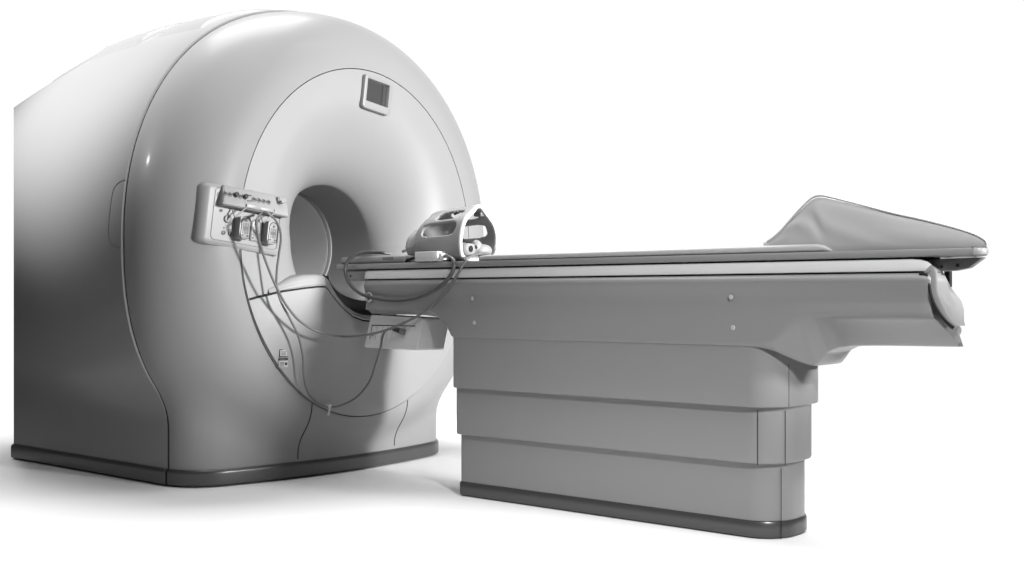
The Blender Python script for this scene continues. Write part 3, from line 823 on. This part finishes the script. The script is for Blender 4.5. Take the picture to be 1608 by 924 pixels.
tag(wedge, 'triangular grey vinyl leg wedge cushion at the far end of the table', 'cushion')
pip = np.array([(x, y0w-.001, z+.0005) for x, z in top[4:]]); 
tube('piping', pip-np.array([0, 0, .002]), .0036, M['vinyl'], wedge, 8)

# ---- head coil (open cage) lying on the table
xr_ = -3.19
rim_o = [(725, 404), (722, 388), (722, 375), (724, 360.6), (727.8, 347.7), (734.3, 337.3), (743.4, 329), (749.5, 322.5), (755, 322.5), (760.5, 329), (769, 340), (777, 353), (781, 368.4), (781, 385), (779, 402)]
rim3 = [onx(u, v, xr_) for u, v in rim_o]
cyv = np.mean([rim3[2][1], rim3[12][1]]); czv = .945+.115
RP = catmull([(p[1]-cyv, p[2]-czv) for p in rim3]+[(.06, -.113), (0, -.115), (-.06, -.113)], 8, True)
ang = np.unwrap(np.arctan2(RP[:, 1], RP[:, 0])); rr_ = np.hypot(RP[:, 0], RP[:, 1])
if ang[-1] < ang[0]: ang, rr_ = ang[::-1], rr_[::-1]
NTH = 200
tc_ = np.linspace(0, 2*np.pi, NTH, endpoint=False)
def rim_r(t):
    return np.interp((t-ang[0]) % (2*np.pi)+ang[0], np.concatenate([ang, [ang[0]+2*np.pi]]), np.concatenate([rr_, rr_[:1]]))
rr0 = rim_r(tc_)
xend = float(ony(640, 380, cyv)[0])+.06
LC = xr_-xend
coil = thing('head_coil', 'open cage head coil with slotted grey shell and white oval rim', 'head coil')
NSX = 110
G = np.zeros((NTH, NSX, 3)); keep = np.ones((NTH, NSX), bool)
for j in range(NSX):
    f = j/(NSX-1)                       # 0 front rim .. 1 rear ring
    k0 = np.interp(f, [0, .08, .25, .42, .55, .66, .72, .78, .84, .88, .92, .95, 1.], [1., .995, .975, .955, .94, .92, .885, .81, .70, .62, .575, .56, .555])
    # the top bump only exists near the rim
    base = .118
    pk = np.interp(f, [0, .15, .38, .5, 1], [1, 1, .55, .3, 0.])
    r_ = (rr0*pk+np.minimum(rr0, base)*(1-pk))*k0
    y = cyv+r_*np.cos(tc_); z = czv+r_*np.sin(tc_)-(1-k0)*.085
    z = np.maximum(z, .9455)
    G[:, j] = np.stack([np.full(NTH, xr_-f*LC), y, z], -1)
    td_ = np.degrees(tc_) % 360
    for (a0, a1, f0, f1) in ((148, 183, .10, .66), (106, 140, .12, .50), (48, 78, .12, .5), (-4, 28, .12, .60), (308, 340, .12, .60)):
        am, aw = (a0+a1)/2, (a1-a0)/2; fm, fw = (f0+f1)/2, (f1-f0)/2
        da = np.abs((td_-am+180) % 360-180)/aw; df = abs(f-fm)/fw
        keep[:, j] &= ~((da**4+df**4) < 1)
V, Fc = grid(G, close_u=True)
Fk = [fc for q, fc in enumerate(Fc) if keep[q//(NSX-1), q % (NSX-1)]]
sh = mesh('shell', V, Fk, M['coil'], coil, 60)
md = sh.modifiers.new('t', 'SOLIDIFY'); md.thickness = .012; md.offset = -1
md2 = sh.modifiers.new('s', 'SMOOTH'); md2.factor = .5; md2.iterations = 3
loop = np.stack([np.full(NTH, xr_+.002), cyv+(rr0-.005)*np.cos(tc_), czv+(rr0-.005)*np.sin(tc_)], -1); loop[:, 2] = np.maximum(loop[:, 2], .951)
Grim = np.stack([loop+np.array([dx, 0, 0])+np.stack([np.zeros(NTH), dr*np.cos(tc_), dr*np.sin(tc_)], -1) for dx, dr in ((-.008, .006), (.001, .006), (.004, .003), (.004, -.005), (.001, -.009), (-.008, -.009))], 1)
V, Fc = grid(Grim, close_u=True, close_v=True); mesh('rim', V, Fc, M['bright'], coil, 50)
# rear ring and mirror mount under the rim top
rear = G[:, -1]; cr_ = rear.mean(0)
V, Fc = grid(np.stack([cr_+(rear-cr_)*s_+np.array([dx, 0, 0]) for dx, s_ in ((.004, .80), (-.006, .80), (-.012, .84), (-.012, .95), (-.006, 1.005), (.008, 1.012), (.012, .98))], 1), close_u=True)
mesh('rear_ring', V, Fc, M['coil'], coil, 50)
p = onx(757, 336, xr_-.02); box('mirror_mount', (xr_-.05, p[1]-.020, p[2]-.012), (xr_-.008, p[1]+.020, p[2]+.008), M['grey'], coil, .005)
for (u, v) in ((718, 335), (722, 333.5)):
    p = ony(u, v, cyv-.02); cyl('knob', (p[0], cyv-.03, p[2]-.006), (0, -.5, 1), .007, .012, M['dark'], coil, 12)
# foam pads inside the coil: two rounded cups
def blob(name, c, r3, m, lab, cat, group=None, parent=None):
    u_ = np.linspace(0, np.pi, 20); v_ = np.linspace(0, 2*np.pi, 32, endpoint=False)
    e = 1.
    G = np.array([[(c[0]+r3[0]*math.copysign(abs(math.cos(a))**e, math.cos(a)), c[1]+r3[1]*math.sin(a)*math.copysign(abs(math.cos(b))**e, math.cos(b)), c[2]+r3[2]*math.sin(a)*math.copysign(abs(math.sin(b))**e, math.sin(b))) for b in v_] for a in u_])
    V, Fc = grid(G, close_v=True); o = mesh(name, V, Fc, m, parent, 60)
    if lab: tag(o, lab, cat, group)
    return o
hs = thing('headphones', 'pale rounded earphones with black marks lying inside the head coil', 'headphones')
p = onx(734, 393, xr_-.03); blob('ear_cup', (p[0], p[1], p[2]+.002), (.030, .038, .034), M['boxp'], None, None, None, hs)
q = p+np.array([.029, -.010, .004]); blob('ear_patch', q, (.004, .011, .013), M['rubber'], None, None, None, hs)
q = p+np.array([.026, .024, .012]); blob('ear_patch', q, (.005, .006, .008), M['rubber'], None, None, None, hs)
p2 = onx(758, 394, xr_-.03); blob('ear_cup', (p2[0], p2[1], p2[2]), (.034, .045, .028), M['boxp'], None, None, None, hs)
p3 = onx(748, 390, xr_-.04); blob('ear_cushion', (p3[0], p3[1], p3[2]), (.026, .026, .034), M['boxp'], None, None, None, hs)
tube('headband', catmull([onx(724, 377, xr_-.03), onx(730, 378.5, xr_-.02), onx(736, 381, xr_-.015), onx(741, 384, xr_-.015)], 6), .006, M['rubber'], hs, 8)

# ---- flat coil plug plate and the white junction box
plug = thing('coil_plug', 'flat grey coil plug lying on the scanner end of the table', 'plug')
a, b = ony(536, 416, 3.47), ony(637, 401, 3.47)
box('plug_body', (a[0], 3.462, .9435), (b[0], 3.62, b[2]), M['table'], plug, .012, 4)
a1 = ony(600, 404, 3.46); b1 = ony(617, 408, 3.46); box('latch', (a1[0], 3.4605, b1[2]), (b1[0], 3.47, a1[2]), M['grey'], plug, .0015)
box('plug_nose', (b[0]-.004, 3.50, .9437), (b[0]+.02, 3.60, .965), M['bright'], plug, .006)
tube('pull_tab', catmull([ony(633, 395, 3.60), ony(638, 393.5, 3.58), ony(643, 397, 3.57), ony(646, 402, 3.56)], 5), .0065, M['coil'], plug, 8)
jb = thing('junction_box', 'small white cable junction box beside the head coil on the table', 'junction box')
a = ony(655, 413, 3.455); b = ony(694, 394, 3.455)
rot = Matrix.Rotation(R(-4), 3, 'Y')
box('box_body', (a[0], 3.440, .9455), (b[0]-.012, 3.50, .9455+.040), M['bright'], jb, .003, 2)
box('strain_relief', (b[0]-.0125, 3.448, .950), (b[0]+.006, 3.492, .978), M['bright'], jb, .004, 2)
JL = np.array([a[0], 3.468, .966]); JR = np.array([b[0]+.004, 3.468, .967])

# ---- cables
def cable(name, pts, r, m, label, n=8):
    return tag(tube(name, catmull(pts, n), r, m, None, 10), label, 'cable')
cable('cable', [ony(612, 398.5, 3.56), ony(590, 396.5, 3.50), ony(568, 397.5, 3.46), ony(552, 404, 3.435), ony(543, 418, 3.425), ony(543, 432, 3.42), ony(550, 447, 3.42), ony(564, 460, 3.424), ony(583, 467.5, 3.428), ony(610, 472, 3.43), ony(635, 471.5, 3.43), ony(662, 465.5, 3.43), ony(688, 452, 3.43), ony(705, 436, 3.43), ony(713, 420, 3.43), ony(712, 409, 3.435), ony(705, 403.5, 3.45), JR], .0075, M['cable'],
      'thick dark grey cable hanging in a loop over the table edge')
cable('lead', [JL, ony(648, 406, 3.47), ony(640, 408.5, 3.475), ony(637.5, 411, 3.478)], .006, M['rubber'], 'short thick black lead between the flat plug and the white junction box', 5)
hook = pxd(712, 430, .055)
cable('cable', [onx(768, 398.5, xr_-.0), onx(757, 398.5, xr_+.02), onx(745, 401, xr_+.03), ony(735, 406, 3.445), ony(727, 416, 3.436), ony(717, 434, 3.435), ony(703, 454, 3.435), ony(685, 474, 3.435), ony(660, 494, 3.42), ony(635, 507, 3.40), ony(605, 519, 3.37), ony(575, 526, 3.34), onx(540, 528.5, -3.80), onx(505, 523, -3.83), onx(475, 508, -3.85), onx(452, 483, -3.855), onx(434, 451, -3.85), onx(420, 418, -3.845), onx(409, 385, -3.835), onx(403, 358, -3.82), onx(404, 343, -3.815), hook], .0052, M['cablel'],
      'long thin grey cable sagging from the head coil to the scanner face')
cable('cable', [hook+np.array([0, .004, 0]), onx(421, 336.5, -3.812), onx(432, 345, -3.81), onx(439.5, 360, -3.815), onx(441, 378, -3.83), onx(438, 400, -3.85), onx(434.5, 428, -3.875), onx(435, 452, -3.885), onx(442, 476, -3.88), onx(456, 502, -3.875), onx(469, 530, -3.875), onx(475.5, 560, -3.885), onx(477, 590, -3.90), onx(483, 615, -3.92), onx(496, 631, -3.93), onx(514, 639.5, -3.93), onx(535, 637, -3.92), onx(560, 624, -3.86), onx(580, 600, -3.76), onx(590, 572, -3.66), onx(597, 548, -3.60), cf(607, 529, .022), cf(616, 522, .034), cf(626, 520, .030)], .0048, M['cablel'],
      'thin grey cable drooping through the white clip up to the connector box')
pk = thing('cable_plug', 'small dark cable plug pushed into the connector box below the table', 'plug')
q0, q1, q2 = cf(625, 520, .030), cf(632, 521.5, .018), cf(637, 522.5, .002)
tube('plug_sleeve', np.array([q0, (q0+q1)/2, q1]), np.array([.008, .0105, .012]), M['dark'], pk, 14)
tube('plug_collar', np.array([q1, (q1+q2)/2, q2]), np.array([.0125, .0135, .0125]), M['grey'], pk, 14)
# thin dark lead behind, from the box down along the ring
cl = thing('cable_clip', 'little white clip holding the drooping cable near the bottom of the face ring', 'clip')
pa, pb = onx(517, 637, -3.922), onx(515.5, 652, -3.945)
box('clip_head', (-3.944, pa[1]-.008, pa[2]-.008), (-3.915, pa[1]+.008, pa[2]+.004), M['bright'], cl, .002)
tube('clip_tail', np.array([pa+np.array([.004, 0, 0]), (pa+pb)/2+np.array([.004, 0, 0]), pb]), .0048, M['light'], cl, 8)

# ================================================================= FLOOR, LIGHT, WORLD
def gp_(r_, f_): v = np.array([r_, f_]); return (v@AX, v@AY, 0.)
corners = [(-1.75, 3.0), (1.85, 3.0), (1.95, 5.3), (1.1, 6.6), (.5, 8.0), (-3.6, 8.3)]
fp = []
for (a, b), (c, d) in zip(corners, corners[1:]+corners[:1]):
    for t in (0, .25, .5, .75): fp.append(gp_(a+(c-a)*t, b+(d-b)*t))
fl = mesh('floor', fp, [tuple(range(len(fp)))], M['floor'], None, None); fl['kind'] = 'structure'

def area(name, loc, tgt, size, power, sy=None, spread=180):
    l = bpy.data.lights.new(name, 'AREA'); l.energy = power; l.size = size; l.spread = R(spread)
    if sy: l.shape = 'RECTANGLE'; l.size_y = sy
    o = bpy.data.objects.new(name, l); COL.objects.link(o); o.location = loc
    o.rotation_euler = (Vector(tgt)-Vector(loc)).to_track_quat('-Z', 'Y').to_euler(); return o
def spot(name, loc, tgt, power, ang, blend, rad):
    l = bpy.data.lights.new(name, 'SPOT'); l.energy = power; l.spot_size = R(ang); l.spot_blend = blend; l.shadow_soft_size = rad
    o = bpy.data.objects.new(name, l); COL.objects.link(o); o.location = loc
    o.rotation_euler = (Vector(tgt)-Vector(loc)).to_track_quat('-Z', 'Y').to_euler(); return o
spot('key_lamp', (2.6, 3.98, 2.0), (-4.0, 4.02, 1.2), 4400, 27, .75, .36)
spot('left_spot', (-6.3, -1.1, 3.5), (-5.05, 2.8, 1.92), 2600, 26.5, 1., .10)
area('back_floor_fill', (-6.2, 4.3, 7.), (-6.2+.8, 4.3-.6, 0), 3.5, 600, 3.5)  # added unseen light: whitens the floor, leaves soft shade at the bases
area('rear_floor_fill', (-.8, 5.6, 6.0), (-1.2, 3.7, 0), 2.6, 38, 2.2, 70)  # added overhead light that whitens the floor round the table
area('top_floor_fill', (-1.6, 1.6, 6.5), (-1.6, 1.6, 0), 4., 85, 4., 120)  # added light above the near floor to turn it white
spot('fill_lamp', (1.3, .9, 3.1), (-1.65, 3.45, .70), 850, 29, .8, .12)
spot('bore_fill', (.2, 1.3, 2.3), (-3.9, 3.62, 1.04), 230, 13, .8, .1)  # added spot outside the scanner, aimed into the bore to brighten its liner

w = bpy.data.worlds.new('World'); sc.world = w; w.use_nodes = True
nt = w.node_tree; bg = nt.nodes['Background']
tc = nt.nodes.new('ShaderNodeTexCoord')
dp = nt.nodes.new('ShaderNodeVectorMath'); dp.operation = 'DOT_PRODUCT'
fwd = Vector((AX[1], AY[1], 0)).normalized(); dp.inputs[1].default_value = fwd
nt.links.new(tc.outputs['Generated'], dp.inputs[0])
mr = nt.nodes.new('ShaderNodeMapRange'); mr.interpolation_type = 'SMOOTHSTEP'
mr.inputs['From Min'].default_value = math.cos(R(44)); mr.inputs['From Max'].default_value = math.cos(R(34))
mr.inputs['To Min'].default_value = .07; mr.inputs['To Max'].default_value = 1.02
nt.links.new(dp.outputs['Value'], mr.inputs['Value']); nt.links.new(mr.outputs['Result'], bg.inputs['Strength'])
bg.inputs['Color'].default_value = (1, 1, 1, 1)

cam = bpy.data.cameras.new('camera'); co = bpy.data.objects.new('camera', cam); COL.objects.link(co)
cam.sensor_width = 36; cam.sensor_fit = 'HORIZONTAL'; cam.lens = FPX/1608*36; cam.shift_y = (HYP-462)/1608
cam.clip_start = .05; cam.clip_end = 200
co.location = CAM; co.rotation_euler = fwd.to_track_quat('-Z', 'Y').to_euler(); sc.camera = co
sc.view_settings.view_transform = 'Standard'; sc.view_settings.look = 'None'; sc.view_settings.exposure = 0; sc.view_settings.gamma = 1
sc.cycles.max_bounces = 6
